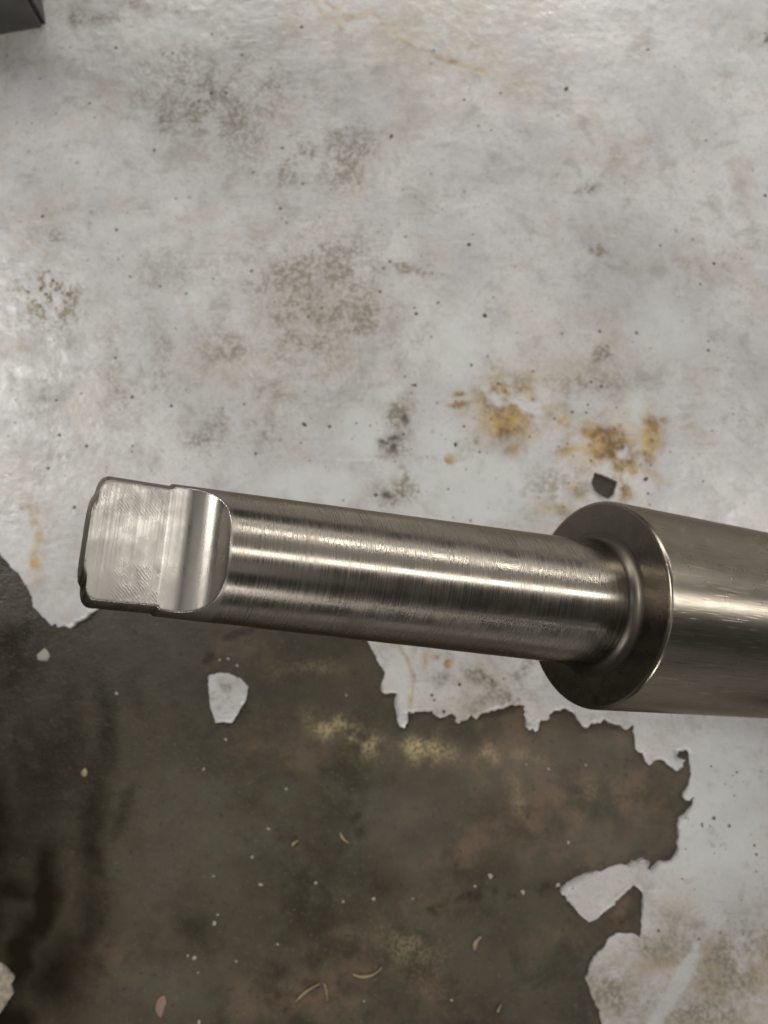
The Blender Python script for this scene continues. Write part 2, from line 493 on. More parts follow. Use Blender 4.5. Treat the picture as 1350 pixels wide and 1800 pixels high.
def build_concrete():
    nx, ny = len(xs), len(ys)
    z = np.zeros(gx.size)
    v = np.stack([gx.ravel(), gy.ravel(), z], 1)
    px, py = floor_px(v[:, 0], v[:, 1])
    v[:, 2] = -.0003 * fbm(px, py, 60, 3, 4.4)
    i = np.arange(nx * ny).reshape(nx, ny)
    f = np.stack([i[:-1, :-1], i[1:, :-1], i[1:, 1:], i[:-1, 1:]], -1).reshape(-1, 4)
    o = mesh_object('concrete_floor', v, f, M_CONC)
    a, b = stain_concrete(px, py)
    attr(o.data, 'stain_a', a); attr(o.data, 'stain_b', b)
    return tag(o, 'dark oily bare concrete floor showing where the paint has peeled', kind='structure')


BARE = [(0, 970), (20, 997), (37, 1013), (53, 1040), (63, 1070), (80, 1087), (93, 1100), (98, 1095), (103, 1103), (115, 1100),
        (125, 1104), (133, 1100), (137, 1093), (153, 1087), (170, 1072), (200, 1055), (240, 1035), (300, 1025), (360, 1035), (430, 1020),
        (500, 1035), (570, 1045), (620, 1085), (650, 1134), (666, 1165), (677, 1182), (675, 1191), (669, 1211), (676, 1219), (698, 1218),
        (693, 1237), (698, 1258), (703, 1276), (711, 1279), (717, 1268), (718, 1250), (725, 1253), (736, 1250), (759, 1249), (767, 1258),
        (773, 1261), (795, 1254), (802, 1260), (800, 1268), (806, 1272), (829, 1256), (834, 1263), (838, 1263), (847, 1253), (878, 1245),
        (899, 1237), (922, 1241), (923, 1276), (930, 1283), (935, 1279), (939, 1285), (944, 1283), (948, 1266), (961, 1266), (972, 1249),
        (987, 1245), (1003, 1250), (1017, 1268), (1025, 1278), (1032, 1278), (1037, 1270), (1053, 1270), (1059, 1263), (1073, 1270),
        (1090, 1275), (1100, 1283), (1107, 1278), (1112, 1273), (1115, 1297), (1117, 1317), (1128, 1323), (1133, 1337), (1140, 1345),
        (1153, 1335), (1167, 1337), (1177, 1347), (1190, 1355), (1200, 1347), (1204, 1336), (1194, 1333), (1186, 1328), (1190, 1318),
        (1203, 1316), (1208, 1322), (1212, 1345), (1213, 1365), (1208, 1382), (1198, 1397), (1200, 1403), (1210, 1406), (1221, 1400),
        (1214, 1418), (1203, 1430), (1192, 1437), (1190, 1460), (1189, 1495), (1183, 1505), (1178, 1512), (1165, 1514), (1158, 1512),
        (1150, 1520), (1139, 1527), (1136, 1522), (1139, 1512), (1128, 1507), (1118, 1513), (1110, 1512), (1103, 1520), (1085, 1520),
        (1070, 1524), (1055, 1532), (1030, 1535), (1010, 1543), (993, 1555), (984, 1566), (1000, 1583), (1013, 1600), (1035, 1620),
        (1047, 1615), (1073, 1590), (1100, 1563), (1112, 1554), (1123, 1562), (1129, 1573), (1128, 1607), (1126, 1633), (1124, 1647),
        (1117, 1642), (1107, 1640), (1083, 1640), (1072, 1647), (1063, 1663), (1043, 1680), (1035, 1697), (1033, 1708), (1028, 1717),
        (1032, 1727), (1040, 1750), (1050, 1770), (1058, 1800), (1066, 1850), (1130, 1960), (1300, 2060), (1500, 2250), (1700, 2700), (1600, 3500), (900, 3900),
        (-200, 3800), (-1200, 3500), (-1900, 2700), (-2200, 1800), (-2300, 900), (-1900, 420),  # out of view, bare floor widened to darken reflections in the steel
        (-1300, 380), (-900, 520), (-560, 560), (-330, 690), (-180, 770), (-95, 850), (-50, 905)]
CHIP = [(1044, 830), (1062, 838), (1083, 847), (1080, 860), (1077, 870), (1067, 878), (1053, 872), (1043, 863), (1038, 850)]
FLAKE = [(368, 1187), (383, 1183), (400, 1183), (423, 1192), (437, 1207), (433, 1230), (422, 1247), (414, 1260), (408, 1270), (394, 1268),
         (380, 1270), (376, 1258), (372, 1247), (369, 1232), (368, 1212)]
FLAKE2 = [(-40, 1682), (-10, 1684), (3, 1693), (14, 1702), (27, 1717), (20, 1730), (25, 1745), (12, 1766), (0, 1780), (-25, 1788), (-55, 1760), (-60, 1710)]


def ragged(poly, seed, amp=1.1, step=5.0):
    """outline resampled with small broken irregularities, in pixels"""
    r = random.Random(seed)
    out = []
    n = len(poly)
    for i in range(n):
        (x0, y0), (x1, y1) = poly[i], poly[(i + 1) % n]
        L = math.hypot(x1 - x0, y1 - y0)
        far = not (-120 < (x0 + x1) / 2 < 1470 and -120 < (y0 + y1) / 2 < 1920)
        k = max(1, int(L / (60 if far else step)))
        out.append((x0, y0))
        for j in range(1, k):
            t = j / k
            a = amp * (6 if far else 1)
            nx, ny = -(y1 - y0) / L, (x1 - x0) / L
            e = r.gauss(0, a)
            out.append((x0 + (x1 - x0) * t + nx * e, y0 + (y1 - y0) * t + ny * e))
    return out


def to_floor(poly):
    return [tuple(floor_pt(x, y)[:2]) for x, y in poly]


BARE_F = to_floor(ragged(BARE, 1))
BARE2 = [(1490, 1120), (1700, 1010), (2300, 980), (2900, 1100), (3300, 1800), (2900, 2600), (2000, 2300), (1640, 1900), (1560, 1600), (1600, 1350)]  # unseen bare patch added so the thick body reflects dark floor
BARE2_F = to_floor(ragged(BARE2, 9))
CHIP_F = to_floor(ragged(CHIP, 2, .5))
FLAKE_F = to_floor(ragged(FLAKE, 3, .7))
FLAKE2_F = to_floor(ragged(FLAKE2, 4, .9))
THICK = .0009


def coat(name, loops, keep, pts, seed):
    """a thin coat with real thickness between outlines; keep(x, y) says where it lies"""
    vs, es = [], []
    for lp in loops:
        b = len(vs)
        vs += [Vector(p) for p in lp]
        es += [(b + i, b + (i + 1) % len(lp)) for i in range(len(lp))]
    nl = len(vs)
    vs += [Vector(p) for p in pts]
    V, E_, F, _, _, _ = delaunay_2d_cdt(vs, es, [], 0, 1e-7)
    V = np.array([tuple(v) for v in V])
    F = np.array([tuple(f) for f in F])
    c = V[F].mean(1)
    F = F[keep(c[:, 0], c[:, 1])]
    used = np.unique(F)
    mp = np.full(len(V), -1); mp[used] = np.arange(len(used))
    V = V[used]; F = mp[F]
    # border edges (used once)
    e = np.concatenate([F[:, [0, 1]], F[:, [1, 2]], F[:, [2, 0]]])
    key = np.sort(e, 1)
    _, idx, cnt = np.unique(key, axis=0, return_index=True, return_counts=True)
    border = e[idx[cnt == 1]]
    px, py = floor_px(V[:, 0], V[:, 1])
    # edges of the coat are slightly lifted here and there
    bd = np.unique(border)
    lift = np.zeros(len(V))
    lift[bd] = .0022 * sstep(.40, .72, fbm(px[bd], py[bd], 60, 3, seed))
    z = THICK + lift + .0002 * (fbm(px, py, 50, 3, 7.7) - .5)
    top = np.concatenate([V, z[:, None]], 1)
    low = np.concatenate([V[bd], np.full((len(bd), 1), -.0004)], 1)
    m2 = np.full(len(V), -1); m2[bd] = np.arange(len(bd)) + len(V)
    # copies of the rim so that the broken edge keeps a hard corner
    rim = top[bd].copy()
    m3 = np.full(len(V), -1); m3[bd] = np.arange(len(bd)) + len(V) + len(bd)
    side = np.stack([m3[border[:, 1]], m3[border[:, 0]], m2[border[:, 0]], m2[border[:, 1]]], 1)
    verts = np.concatenate([top, low, rim])
    o = mesh_object(name, verts, F.tolist() + side.tolist(), M_PAINT)
    qx, qy = floor_px(verts[:, 0], verts[:, 1])
    a, b = stain_paint(qx, qy)
    attr(o.data, 'stain_a', a); attr(o.data, 'stain_b', b)
    return o


def build_paint():
    X, Y = gx.ravel(), gy.ravel()
    px, py = floor_px(X, Y)
    near = inside(X, Y, BARE_F) | inside(X, Y, CHIP_F) | inside(X, Y, BARE2_F)
    # points that lie too close to an outline would only make slivers
    d = np.full(X.shape, 1e9)
    for lp in (BARE_F, CHIP_F, BARE2_F):
        for (a, b) in lp:
            if abs(a) < .32 and -.32 < b < .46:
                m = (np.abs(X - a) < .002) & (np.abs(Y - b) < .002)
                d[m] = np.minimum(d[m], np.hypot(X[m] - a, Y[m] - b))
    ok = ~near & (d > PX * 2.2)
    jit = np.where((np.abs(X) < 2) & (np.abs(Y) < 2), 1, 0)
    pts = np.stack([X, Y], 1)[ok]
    o = coat('floor_paint', [BARE_F, CHIP_F, BARE2_F], lambda x, y: ~(inside(x, y, BARE_F) | inside(x, y, CHIP_F) | inside(x, y, BARE2_F)), pts.tolist(), 3.3)
    tag(o, 'worn light grey floor paint with stains, peeled away in a ragged patch', kind='structure')
    for lp, sd, lab in ((FLAKE_F, 6.1, 'small pale patch of leftover paint alone on the dark bare concrete below the steel shank'),
                        (FLAKE2_F, 2.2, 'yellowish scrap of leftover paint with shade painted in, at the black patch on bare concrete')):
        x0, x1 = min(p[0] for p in lp), max(p[0] for p in lp)
        y0, y1 = min(p[1] for p in lp), max(p[1] for p in lp)
        ax, ay = np.meshgrid(np.arange(x0, x1, PX * 4), np.arange(y0, y1, PX * 4))
        ax, ay = ax.ravel(), ay.ravel()
        ins = inside(ax, ay, lp)
        o = coat('paint_flake', [lp], lambda x, y, lp=lp: inside(x, y, lp), np.stack([ax, ay], 1)[ins].tolist(), sd)
        tag(o, lab, 'paint flake')


build_concrete()
build_paint()

# ------------------------------------------------------------------ the steel tool: axis frame fitted to the photograph
A_c = np.array([0.89289812, 0.14741771, 0.42544209])
P_c = np.array([-.06142278, .01021221, .21077056])
A = cam_to_world_dir(A_c)
P = cam_to_world_dir(P_c) + CAM
toC = cam_to_world_dir(np.array([0, 0, -1.0]))
N = toC - toC.dot(A) * A
N /= np.linalg.norm(N)
ROLL = math.radians(-10.5)
W = np.cross(A, N)
N, W = N * math.cos(ROLL) + W * math.sin(ROLL), W * math.cos(ROLL) - N * math.sin(ROLL)
R0, TAPER, SHOULDER, RB = .01825, .0265, .1521, .0371
RT = .0176                        # tang is turned a little smaller than the taper
TIP = -.0182
# local frame: X along the axis, Z out of the tang's flat
TOOL_M = Matrix(((A[0], -W[0], N[0], P[0]), (A[1], -W[1], N[1], P[1]), (A[2], -W[2], N[2], P[2]), (0, 0, 0, 1)))
# the bar slopes down until its far end rests on the floor
BAR_END = None
for i in range(4000):
    s = .2 + i * .0002
    zlow = P[2] + A[2] * s - RB * math.sqrt(1 - A[2] ** 2)
    if zlow <= .0013:
        BAR_END = s
        break


def steel_material(name, ring=1.0, length=0.0, rough=.2, base=(.345, .322, .288), aniso=.55, scallop=False, bump=.05, lines=True):
    k = NT(name)
    k.b.inputs['Metallic'].default_value = 1.0
    k.b.inputs['Specular Tint'].default_value = (.55, .52, .48, 1)
    co = k.coord()
    lat = k.coord('Object', (1.0, .022, .022))            # lines running round the bar
    sx = k.n('ShaderNodeSeparateXYZ'); k.link(co, sx.inputs[0])
    cb = k.n('ShaderNodeCombineXYZ')                     # unrolled surface: along the bar, round the bar
    k.link(sx.outputs[0], cb.inputs[0])
    k.link(k.math('MULTIPLY', k.math('ARCTAN2', sx.outputs[1], sx.outputs[2]), .03), cb.inputs[1])
    cyl = cb.outputs[0]
    lm = k.n('ShaderNodeMapping'); lm.inputs['Scale'].default_value = (.03, 1, 1)
    k.link(cyl, lm.inputs[0])
    lon = lm.outputs[0]                                  # scratches running along the bar

    def rings(scale, detail):
        n = k.n('ShaderNodeTexNoise', noise_dimensions='1D')
        k.link(sx.outputs[0], n.inputs['W'])
        n.inputs['Scale'].default_value = scale; n.inputs['Detail'].default_value = detail
        n.inputs['Roughness'].default_value = .7
        return n.outputs[0]
    rg = k.noise(lat, 2600, 2, .6)
    rg2 = k.math('ADD', k.math('MULTIPLY', rings(1500, 3), .6), k.math('MULTIPLY', k.noise(lat, 1700, 3, .65), .4))
    patch = k.noise(co, 60, 3, .6)
    sc = k.noise(lon, 2200, 3, .6)
    smudge = k.noise(co, 120, 4, .6)
    col = k.mix(k.ramp(smudge, .35, .75, 0, .18 if length else .35), base, tuple(c * .62 for c in base))
    if ring and lines:
        f = k.math('MULTIPLY', k.ramp(rg2, .53, .64, 0, .5), k.ramp(patch, .42, .62, .10, 1))
        col = k.mix(f, col, tuple(c * .38 for c in base))
    h = None
    if ring:
        h = k.math('MULTIPLY', k.math('ADD', rg, k.math('MULTIPLY', rg2, .8)), ring)
    if length:
        l = k.math('MULTIPLY', sc, length)
        h = l if h is None else k.math('ADD', h, l)
        # single scratches crossing at shallow angles
        for rot, fx, fy in ((.10, 45, 1700), (-.16, 60, 1500), (.03, 30, 1900)):
            mp = k.n('ShaderNodeMapping')
            mp.inputs['Rotation'].default_value = (0, 0, rot)
            mp.inputs['Scale'].default_value = (fx, fy, 300)
            k.link(cyl, mp.inputs[0])
            e = k.ramp(k.noise(mp.outputs[0], 1.0, 1, .5), .67, .74)
            h = k.math('SUBTRACT', h, k.math('MULTIPLY', e, length * 1.3))
            col = k.mix(k.math('MULTIPLY', e, .45), col, tuple(min(1, c * 1.9) for c in base))
        dk = k.math('MULTIPLY', k.ramp(sc, .55, .66, 0, .6), k.ramp(patch, .3, .6, .3, 1))
        col = k.mix(dk, col, tuple(c * .4 for c in base))
    if scallop:
        # wavy marks of the hand finish on both ends of the flat
        at = k.n('ShaderNodeAttribute', attribute_name='finish').outputs['Fac']
        vo = k.n('ShaderNodeTexVoronoi', feature='SMOOTH_F1')
        k.link(k.coord('Object', (1.0, .62, 1.0)), vo.inputs['Vector'])
        vo.inputs['Scale'].default_value = 820
        wv = k.n('ShaderNodeTexWave', wave_type='BANDS', bands_direction='DIAGONAL')
        k.link(co, wv.inputs['Vector'])
        wv.inputs['Scale'].default_value = 640
        wv.inputs['Distortion'].default_value = 4
        wv.inputs['Detail'].default_value = 2
        v = k.math('ADD', k.math('MULTIPLY', vo.outputs['Distance'], 2.0), k.math('MULTIPLY', wv.outputs['Fac'], .7))
        v = k.math('MULTIPLY', k.math('MULTIPLY', v, at), k.ramp(k.noise(co, 260, 2, .5), .3, .6))
        v = k.math('ADD', v, k.math('MULTIPLY', k.noise(k.coord('Object', (1.0, .05, 1.0)), 2600, 3, .6), .35))
        h = v if h is None else k.math('ADD', h, v)
    k.link(col, k.b.inputs['Base Color'])
    r = k.math('ADD', k.ramp(smudge, .3, .7, rough - (.0 if length else .03), rough + (.03 if length else .07)), k.math('MULTIPLY', k.ramp(rg2, .44, .60), .07 if lines else 0.0))
    k.link(r, k.b.inputs['Roughness'])
    if aniso:
        t = k.n('ShaderNodeTangent', direction_type='RADIAL', axis='X')
        k.link(t.outputs[0], k.b.inputs['Tangent'])
        k.b.inputs['Anisotropic'].default_value = aniso
        k.b.inputs['Anisotropic Rotation'].default_value = .25   # turning grooves run round the bar
    if h is not None:
        k.link(k.bump(h, bump, .00006), k.b.inputs['Normal'])
    return k.m


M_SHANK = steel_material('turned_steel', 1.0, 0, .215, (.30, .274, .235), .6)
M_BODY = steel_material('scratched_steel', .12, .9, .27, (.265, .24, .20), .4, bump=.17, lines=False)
M_FILLET = steel_material('turned_fillet_steel', .6, 0, .38, (.13, .117, .097), 0)  # base colour darkened to paint in the shade of the fillet
M_FACE = steel_material('faced_steel', 0, 0, .24, (.21, .19, .16), 0)
M_TANG = steel_material('milled_steel', 0, 0, .27, (.30, .285, .262), 0, True, .34)

tool = bpy.data.objects.new('taper_shank_tool', None)
COL.objects.link(tool)
tool.matrix_world = TOOL_M
tool.empty_display_size = .02
tag(tool, 'polished steel taper shank with flat milled tang and thicker round body, propped above the floor', 'machine tool')


def revolve(name, prof, mat, nth=256, s0=0):
    """prof: list of (x, r); closed ends where r == 0"""
    th = np.linspace(0, 2 * math.pi, nth, endpoint=False)
    x = np.array([p[0] for p in prof]); r = np.array([p[1] for p in prof])
    v = np.stack([np.repeat(x, nth), np.outer(r, np.cos(th)).ravel(), np.outer(r, np.sin(th)).ravel()], 1)
    i = np.arange(len(prof) * nth).reshape(len(prof), nth)
    j = np.roll(i, -1, 1)
    f = np.stack([i[:-1], i[1:], j[1:], j[:-1]], -1).reshape(-1, 4)
    return mesh_object(name, v, f, mat, tool)


def taper_r(s):
    return R0 + TAPER * s


H_FLAT, H_DIP, S_DIP, S_APEX = .0083, .0076, .0034, .0146
_d = taper_r(S_APEX) - H_DIP
_L = S_APEX - S_DIP
R_SC = (_d * _d + _L * _L) / (2 * _d)


def scoop_h(s):
    u = np.clip(s - S_DIP, -R_SC * .9999, R_SC * .9999)
    h = H_DIP + R_SC - np.sqrt(R_SC ** 2 - u ** 2)
    h = np.where(s > S_DIP + R_SC * .999, .05, h)
    flat = H_FLAT - .00000 * s
    return np.where(s < S_DIP, np.minimum(flat, h), h)


def smin(a, b, k):
    h = np.clip(.5 + .5 * (b - a) / k, 0, 1)
    return b * (1 - h) + a * h - k * h * (1 - h)


S_CUT = .0152


def build_tang():
    nth = 1000
    # rings: end cap rings, then along the axis
    fil = .0026
    prof = [(TIP - .0013 * (1 - sstep(.0108, .0138, np.array(q))), q) for q in (.00005, .006, .0100, .0112, .0118, .0124, .0130, .0136, .0142)]
    prof += [(TIP + fil * (1 - math.cos(a)), RT - fil * (1 - math.sin(a))) for a in np.linspace(0.05, math.pi / 2, 12)]
    x = TIP + fil
    while x < -.0005:
        x += .00025
        prof.append((min(x, -.0005), RT))
    prof += [(-.0003, RT), (-.0001, RT + .0001), (.0004, taper_r(.0004) - .0003), (.0006, taper_r(.0006) - .00008), (.0008, taper_r(.0008))]
    x = .0008
    while x < S_CUT:
        x += .00012
        prof.append((x, taper_r(x)))
    s = np.array([p[0] for p in prof])[:, None]
    r = np.array([p[1] for p in prof])[:, None]
    th = np.linspace(0, 2 * math.pi, nth, endpoint=False)[None, :]
    cz = np.abs(np.sin(th)) + 1e-6
    rho_f = scoop_h(s + 0 * th) / cz
    rad = smin(r + 0 * th, rho_f, .00035)
    rad = np.minimum(rad, r)
    rad = np.where(r < .0003, r, rad)
    X = (s + 0 * th).ravel(); Y = (rad * np.cos(th)).ravel(); Z = (rad * np.sin(th)).ravel()
    n = len(prof)
    i = np.arange(n * nth).reshape(n, nth)
    j = np.roll(i, -1, 1)
    f = np.stack([i[:-1], i[1:], j[1:], j[:-1]], -1).reshape(-1, 4)
    cap = [list(range(nth))[::-1]]
    o = mesh_object('tang', np.stack([X, Y, Z], 1), f.tolist(), M_TANG, tool)
    # where the wavy hand-finish lies on the flat
    fin = np.zeros(len(X))
    onf = (X < -.0004)
    yy = -Y * 1000      # mm across the flat, image-up positive or negative is set by the frame
    up = sstep(4.5, 8, Y * 1000) + .0
    dn = sstep(3.0, 9, -Y * 1000) * sstep(-15, -8, X * 1000)
    fin = np.clip(up + dn, 0, 1) * onf
    a = o.data.attributes.new('finish', 'FLOAT', 'POINT')
    a.data.foreach_set('value', fin.astype(np.float32))
    return o


build_tang()

# shank: taper, then a fillet into the shoulder
FILL = .0038
prof = [(s, taper_r(s)) for s in np.linspace(S_CUT, SHOULDER - FILL, 300)]
rf = taper_r(SHOULDER - FILL)
revolve('shank', prof, M_SHANK)
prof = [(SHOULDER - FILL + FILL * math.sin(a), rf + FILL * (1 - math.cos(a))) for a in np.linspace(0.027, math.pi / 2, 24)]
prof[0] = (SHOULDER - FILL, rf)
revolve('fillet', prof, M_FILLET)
EDGE = .0013
revolve('shoulder_face', [(SHOULDER, rf + FILL), (SHOULDER, (rf + FILL + RB) / 2), (SHOULDER, RB - EDGE)], M_FACE)
prof = [(SHOULDER + EDGE * (1 - math.sin(a)) , RB - EDGE + EDGE * math.cos(a)) for a in np.linspace(math.pi / 2, 0, 10)]
prof += [(s, RB) for s in np.linspace(SHOULDER + EDGE + .001, BAR_END - .002, 400)]
prof += [(BAR_END - .0015, RB - .0002), (BAR_END, RB - .0018), (BAR_END, .015), (BAR_END, .00005)]
revolve('body', prof, M_BODY)

# ------------------------------------------------------------------ machine leg at the edge of the picture
def leg():
    k = NT('grey_machine_enamel')
    co = k.coord()
    nz = k.noise(co, 30, 4, .6)
    k.link(k.mix(k.ramp(nz, .35, .7), (.06, .058, .055), (.10, .097, .093)), k.b.inputs['Base Color'])
    k.b.inputs['Roughness'].default_value = .5
    k2 = NT('shaded_side_enamel')  # near-black colour stands in for the unlit side of the leg
    k2.link(k2.mix(k2.ramp(k2.noise(k2.coord(), 40, 4, .6), .35, .7), (.012, .010, .009), (.03, .026, .022)), k2.b.inputs['Base Color'])
    k2.b.inputs['Roughness'].default_value = .45
    c = floor_pt(79, 49)
    e = floor_pt(0, 63)
    root = bpy.data.objects.new('machine_leg', None)
    COL.objects.link(root)
    root.location = (c[0], c[1], THICK)
    root.rotation_euler = (0, 0, math.atan2(c[1] - e[1], c[0] - e[0]))
    tag(root, 'dark grey steel machine leg standing on the painted floor', 'machine leg')

    def rbox(name, x0, x1, y0, y1, z0, z1, r, mat):
        ring = []
        for cx, cy, a0 in ((x1 - r, y1 - r, 0), (x0 + r, y1 - r, 90), (x0 + r, y0 + r, 180), (x1 - r, y0 + r, 270)):
            for i in range(5):
                a = math.radians(a0 + 22.5 * i)
                ring.append((cx + r * math.cos(a), cy + r * math.sin(a)))
        n = len(ring)
        v = [(x, y, z0) for x, y in ring] + [(x, y, z1) for x, y in ring]
        f = [(i, (i + 1) % n, n + (i + 1) % n, n + i) for i in range(n)] + [tuple(range(n))[::-1], tuple(range(n, 2 * n))]
        return mesh_object(name, v, f, mat, root, smooth=False)
    rbox('post', -.085, -.0015, .0, .09, 0.0, .30, .0012, k.m)
    rbox('shaded_side', -.0013, .0013, .002, .088, 0.0, .30, .0008, k2.m)  # thin slab added to carry the painted shade of this side


leg()

# ------------------------------------------------------------------ crumbs, shavings and grit on the floor
def plain(name, col, rough=.6, metal=0.0, var=.3):
    k = NT(name)
    n = k.noise(k.coord(), 600, 2, .5)
    k.link(k.mix(k.ramp(n, .3, .7), col, tuple(c * (1 - var) for c in col)), k.b.inputs['Base Color'])
    k.b.inputs['Roughness'].default_value = rough
    k.b.inputs['Metallic'].default_value = metal
    return k.m


M_CRUMB = plain('pale_crumb', (.34, .32, .28))
M_PINK = plain('dusty_pink_crumb', (.22, .15, .115))
M_SHAV = plain('straw_shaving', (.27, .215, .12), .45)
M_GRIT = plain('dark_grit', (.035, .028, .02), .7)
M_GRIT2 = plain('brown_grit', (.11, .075, .04), .75)


def lump_verts(r, seed, flat=.6):
    rr = random.Random(seed)
    v, f = [], []
    n = 8
    for k, (zz, rad) in enumerate(((-.5, .75), (0.05, 1.0), (.55, .68))):
        for i in range(n):
            a = 2 * math.pi * (i + .5 * (k % 2)) / n
            q = rad * rr.uniform(.78, 1.15)
            v.append((r * q * math.cos(a), r * q * math.sin(a), r * flat * (zz + .5 + rr.uniform(-.1, .1))))
    v.append((0, 0, r * flat * 1.3)); v.append((0, 0, 0))
    for k in range(2):
        for i in range(n):
            f.append((k * n + i, k * n + (i + 1) % n, (k + 1) * n + (i + 1) % n, (k + 1) * n + i))
    for i in range(n):
        f.append((2 * n + i, 2 * n + (i + 1) % n, 3 * n)); f.append(((i + 1) % n, i, 3 * n + 1))
    zmin = min(p[2] for p in v)
    return [(x, y, z - zmin) for x, y, z in v], f


crumb_meshes = []
for sd in range(5):
    v, f = lump_verts(1.0, 40 + sd)
    me = bpy.data.meshes.new('crumb'); me.from_pydata(v, [], f); me.update()
    crumb_meshes.append(me)


def small(name, px, py, rpx, mat, label, cat, group, z=-.0002, flat=1.0):
    rr = random.Random(int(px * 7 + py))
    me = crumb_meshes[rr.randrange(5)]
    key = me.name + mat.name
    m2 = bpy.data.meshes.get(key)
    if not m2:
        m2 = me.copy(); m2.name = key; m2.materials.append(mat)
    o = bpy.data.objects.new(name, m2)
    COL.objects.link(o)
    p = floor_pt(px, py)
    o.location = (p[0], p[1], z)
    r = rpx * PX
    o.scale = (r * rr.uniform(.85, 1.35), r * rr.uniform(.7, 1.1), r * flat)
    o.rotation_euler = (0, 0, rr.uniform(0, 6.28))
    tag(o, label, cat, group)
    return o


LAB = 'tiny pale crumb lying on the dark bare concrete'
for x, y, r in [(458, 1555, 6), (657, 1580, 5.5), (603, 1585, 4.5), (472, 1457, 5), (555, 1552, 4.5), (488, 1660, 4.5), (794, 1758, 4.5),
                (377, 1623, 5.5), (342, 1684, 6), (330, 1680, 4.5), (348, 1710, 3.5), (383, 1608, 4), (415, 1690, 4.5), (350, 1797, 6),
                (375, 1540, 3.5), (443, 1507, 4), (358, 1352, 4.5), (609, 1222, 4.5), (397, 1300, 6), (401, 1158, 5), (417, 1170, 5), (386, 1160, 4),
                (999, 1481, 5), (919, 1568, 7), (981, 1556, 6), (964, 1352, 4.5), (862, 1540, 7), (835, 1558, 4), (205, 1219, 6), (503, 1387, 5),
                (925, 1344, 3.5), (1030, 1345, 3.5), (726, 1580, 3.5), (640, 1760, 3)]:
    lab, grp = LAB, 'pale crumbs on the bare concrete'
    if (x, y) in ((401, 1158), (417, 1170), (386, 1160)):
        lab, grp = 'one of three crumbs in the black smear above the small leftover paint patch', 'crumbs in the black smear'
    elif (x, y) == (397, 1300):
        lab, grp = 'pale crumb just below the small leftover paint patch on bare concrete', None
    elif (x, y) == (981, 1556):
        lab, grp = 'crumb touching the tip of the pointed paint tongue', None
    elif (x, y) == (919, 1568):
        lab, grp = 'larger crumb left of the pointed paint tongue beside a black oil streak', None
    elif (x, y) in ((862, 1540), (835, 1558)):
        lab, grp = 'crumb lying along the black oil streak on bare concrete', 'crumbs along the oil streak'
    elif (x, y) == (205, 1219):
        lab, grp = 'single crumb between the white paint chip and the small leftover paint patch', None
    elif (x, y) in ((342, 1684), (330, 1680)):
        lab, grp = 'one of two crumbs lying side by side on bare concrete', 'paired crumbs'
    elif (x, y) in ((377, 1623), (383, 1608)):
        lab, grp = 'one of two crumbs close together, one above the other, on bare concrete', 'close crumbs'
    small('crumb', x, y, r * .5, M_CRUMB, lab, 'crumb', grp, flat=.8)
small('paint_chip', 77, 1152, 10, M_CRUMB, 'white paint chip lying on darkened concrete beside the peeled paint edge', 'paint chip', None, flat=.35)
o = small('paint_chip', 283, 1768, 9, M_PINK, 'dusty pink paint chip lying on the greenish bare concrete', 'paint chip', None, flat=.4)
o.scale.x *= 1.6
o = small('crumb', 149, 1358, 5, M_SHAV, 'small yellow crumb lying on the darkened concrete', 'crumb', None)


def shaving(px0, py0, px1, py1, wpx, bend, label, group=None):
    a, b = floor_pt(px0, py0), floor_pt(px1, py1)
    d = b - a
    L = np.linalg.norm(d); d /= L
    nrm = np.array([-d[1], d[0], 0])
    w = wpx * PX * .6
    n = 9
    v, f = [], []
    for i in range(n):
        t = i / (n - 1)
        c = d * (t - .5) * L + nrm * bend * L * (4 * t * (1 - t) - .5)
        ww = w * (.55 + .45 * math.sin(math.pi * min(1, t * 1.2 + .1)))
        zz = .0004 + .0012 * abs(t - .5)
        for q, dz in ((-1, 0), (-.35, .0006), (.35, .0007), (1, .0001)):
            v.append(tuple(c + nrm * ww * .5 * q + np.array([0, 0, zz + dz])))
        v.append(tuple(c + np.array([0, 0, zz - .0005])))
    for i in range(n - 1):
        for q in range(5):
            f.append((i * 5 + q, i * 5 + (q + 1) % 5, (i + 1) * 5 + (q + 1) % 5, (i + 1) * 5 + q))
    f += [(4, 3, 2, 1, 0), tuple((n - 1) * 5 + q for q in range(5))]
    zmin = min(p[2] for p in v)
    v = [(x, y, z - zmin) for x, y, z in v]
    o = mesh_object('shaving', v, f, M_SHAV)
    m = (a + b) / 2
    o.location = (m[0], m[1], -.0002)
    tag(o, label, 'shaving', group)


shaving(513, 1486, 524, 1477, 8, .1, 'short straw coloured shaving beside pale crumbs on the bare concrete')
shaving(597, 1465, 612, 1482, 9, -.12, 'bent straw coloured shaving beside a dark oil spot on the bare concrete')
shaving(520, 1758, 562, 1727, 7, .05, 'long thin straw shaving leaning toward a shorter one on reddish concrete')
shaving(571, 1728, 576, 1757, 8, .04, 'upright straw shaving at the end of a long thin one on reddish concrete')
shaving(622, 1717, 672, 1705, 8, -.18, 'curled straw shaving at the edge of a tan stain on the bare concrete')
shaving(832, 1668, 844, 1645, 14, .1, 'broad straw shaving lying alone on the greenish bare concrete')
shaving(874, 1778, 881, 1764, 7, .0, 'short grey straw shaving near the ragged paint edge on bare concrete')

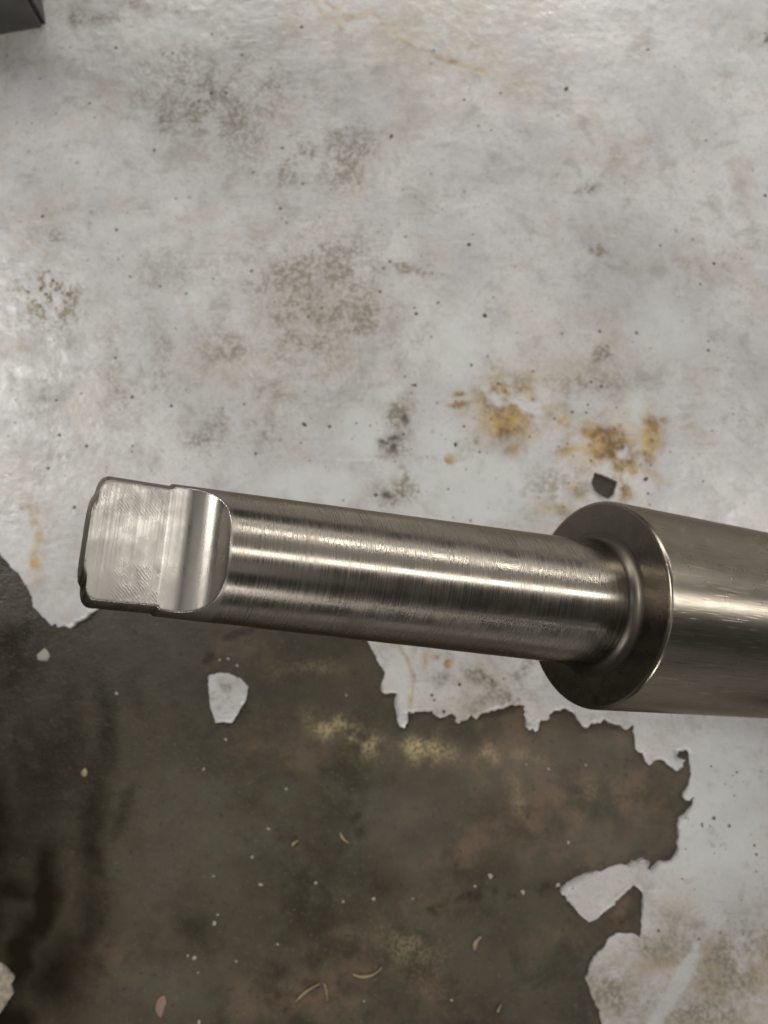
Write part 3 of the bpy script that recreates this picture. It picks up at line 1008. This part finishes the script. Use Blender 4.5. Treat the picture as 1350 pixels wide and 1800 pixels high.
GL = 'blackish speck of grit stuck on the light grey paint'
for x, y, r in [(995, 158, 8), (824, 431, 8), (688, 241, 7), (852, 556, 7.5), (535, 747, 7.5), (800, 782, 7), (302, 714, 7), (206, 405, 7), (205, 86, 7),
                (1134, 843, 7), (685, 301, 5), (672, 847, 5), (671, 397, 6.5), (450, 798, 6), (1090, 610, 5), (1137, 630, 6), (1106, 773, 6), (949, 866, 5),
                (1214, 839, 4.5), (905, 364, 5), (1093, 379, 5), (1293, 348, 5), (786, 783, 4), (173, 268, 4.5), (22, 268, 5), (200, 443, 5), (130, 103, 4.5),
                (143, 123, 4), (251, 336, 5), (310, 754, 5), (487, 195, 6), (460, 173, 6), (122, 520, 6), (75, 400, 5), (747, 605, 4.5), (790, 606, 4),
                (1077, 500, 4.5), (928, 577, 5), (602, 733, 4), (598, 747, 4), (985, 897, 5), (1288, 1288, 1), (1317, 1272, 5), (1188, 1279, 4),
                (1173, 1558, 4.5), (1045, 1592, 5), (850, 158, 5), (541, 128, 5), (1344, 60, 6), (1344, 74, 6), (854, 606, 4), (742, 838, 4), (726, 867, 5), (808, 1203, 6)]:
    if r < 2:
        continue
    lab, grp = GL, 'dark grit specks on the grey paint'
    one = {(995, 158): 'largest dark grit speck, alone on clean paint beyond the tan wash',
           (800, 782): 'black grit speck right above a round yellow rust spot',
           (1134, 843): 'dark grit speck right of the small chipped hole in the paint',
           (824, 431): 'dark brown grit speck alone on clean grey paint above the pale patches',
           (852, 556): 'black grit speck at the edge of a pale repainted patch',
           (535, 747): 'dark grit speck beside a grey worn field above the steel shank',
           (302, 714): 'dark grit speck on paint above the flat tang',
           (122, 520): 'dark grit speck in the clump of olive spots',
           (205, 86): 'dark brown grit speck near the machine leg'}
    if (x + y) % 5 >= 3:
        lab, grp = 'brown speck of grit stuck on the light grey paint', 'brown grit specks on the grey paint'
    if (x, y) in one:
        lab, grp = one[(x, y)], None
    elif (x, y) in ((1344, 60), (1344, 74)):
        lab, grp = 'one of two specks of grit touching each other on the paint', 'touching grit specks'
    elif (x, y) in ((602, 733), (598, 747)):
        lab, grp = 'one of two small grit specks close together beside a pale patch', 'paired grit specks'
    small('grit_speck', x, y, r * .72, M_GRIT if (x + y) % 5 < 3 or (x, y) in one else M_GRIT2, lab, 'grit', grp, z=THICK - .0004, flat=.35)


def dirt_specks():
    rr = random.Random(77)
    V, F = [], []
    for i in range(1500):
        if rr.random() < .45:
            x, y = rr.uniform(-150, 1500), rr.uniform(-150, 1900)
        else:
            cx, cy, sg = rr.choice([(1000, 780, 120), (1060, 830, 70), (700, 760, 60), (780, 720, 120), (150, 250, 150), (420, 230, 120), (600, 420, 140),
                                    (95, 520, 26), (100, 750, 80), (1100, 450, 150), (350, 700, 120), (830, 1190, 60), (1250, 1450, 80)])
            x, y = rr.gauss(cx, sg), rr.gauss(cy, sg)
        p = floor_pt(x, y)
        if inside(np.array([p[0]]), np.array([p[1]]), BARE_F)[0] or inside(np.array([p[0]]), np.array([p[1]]), CHIP_F)[0]:
            continue
        r = PX * min(4.6, .9 + rr.expovariate(1.0))
        b = len(V)
        n = 6
        for k in range(n):
            a = 2 * math.pi * k / n
            q = r * rr.uniform(.75, 1.2)
            V.append((p[0] + q * math.cos(a), p[1] + q * math.sin(a), THICK - .0002))
        V.append((p[0], p[1], THICK + r * .35))
        F += [(b + k, b + (k + 1) % n, b + n) for k in range(n)]
    m = plain('brown_dirt', (.13, .105, .07), .8, 0, .5)
    o = mesh_object('dirt_specks', V, F, m)
    tag(o, 'scattered fine brown dirt specks on the light grey paint', kind='stuff')


dirt_specks()
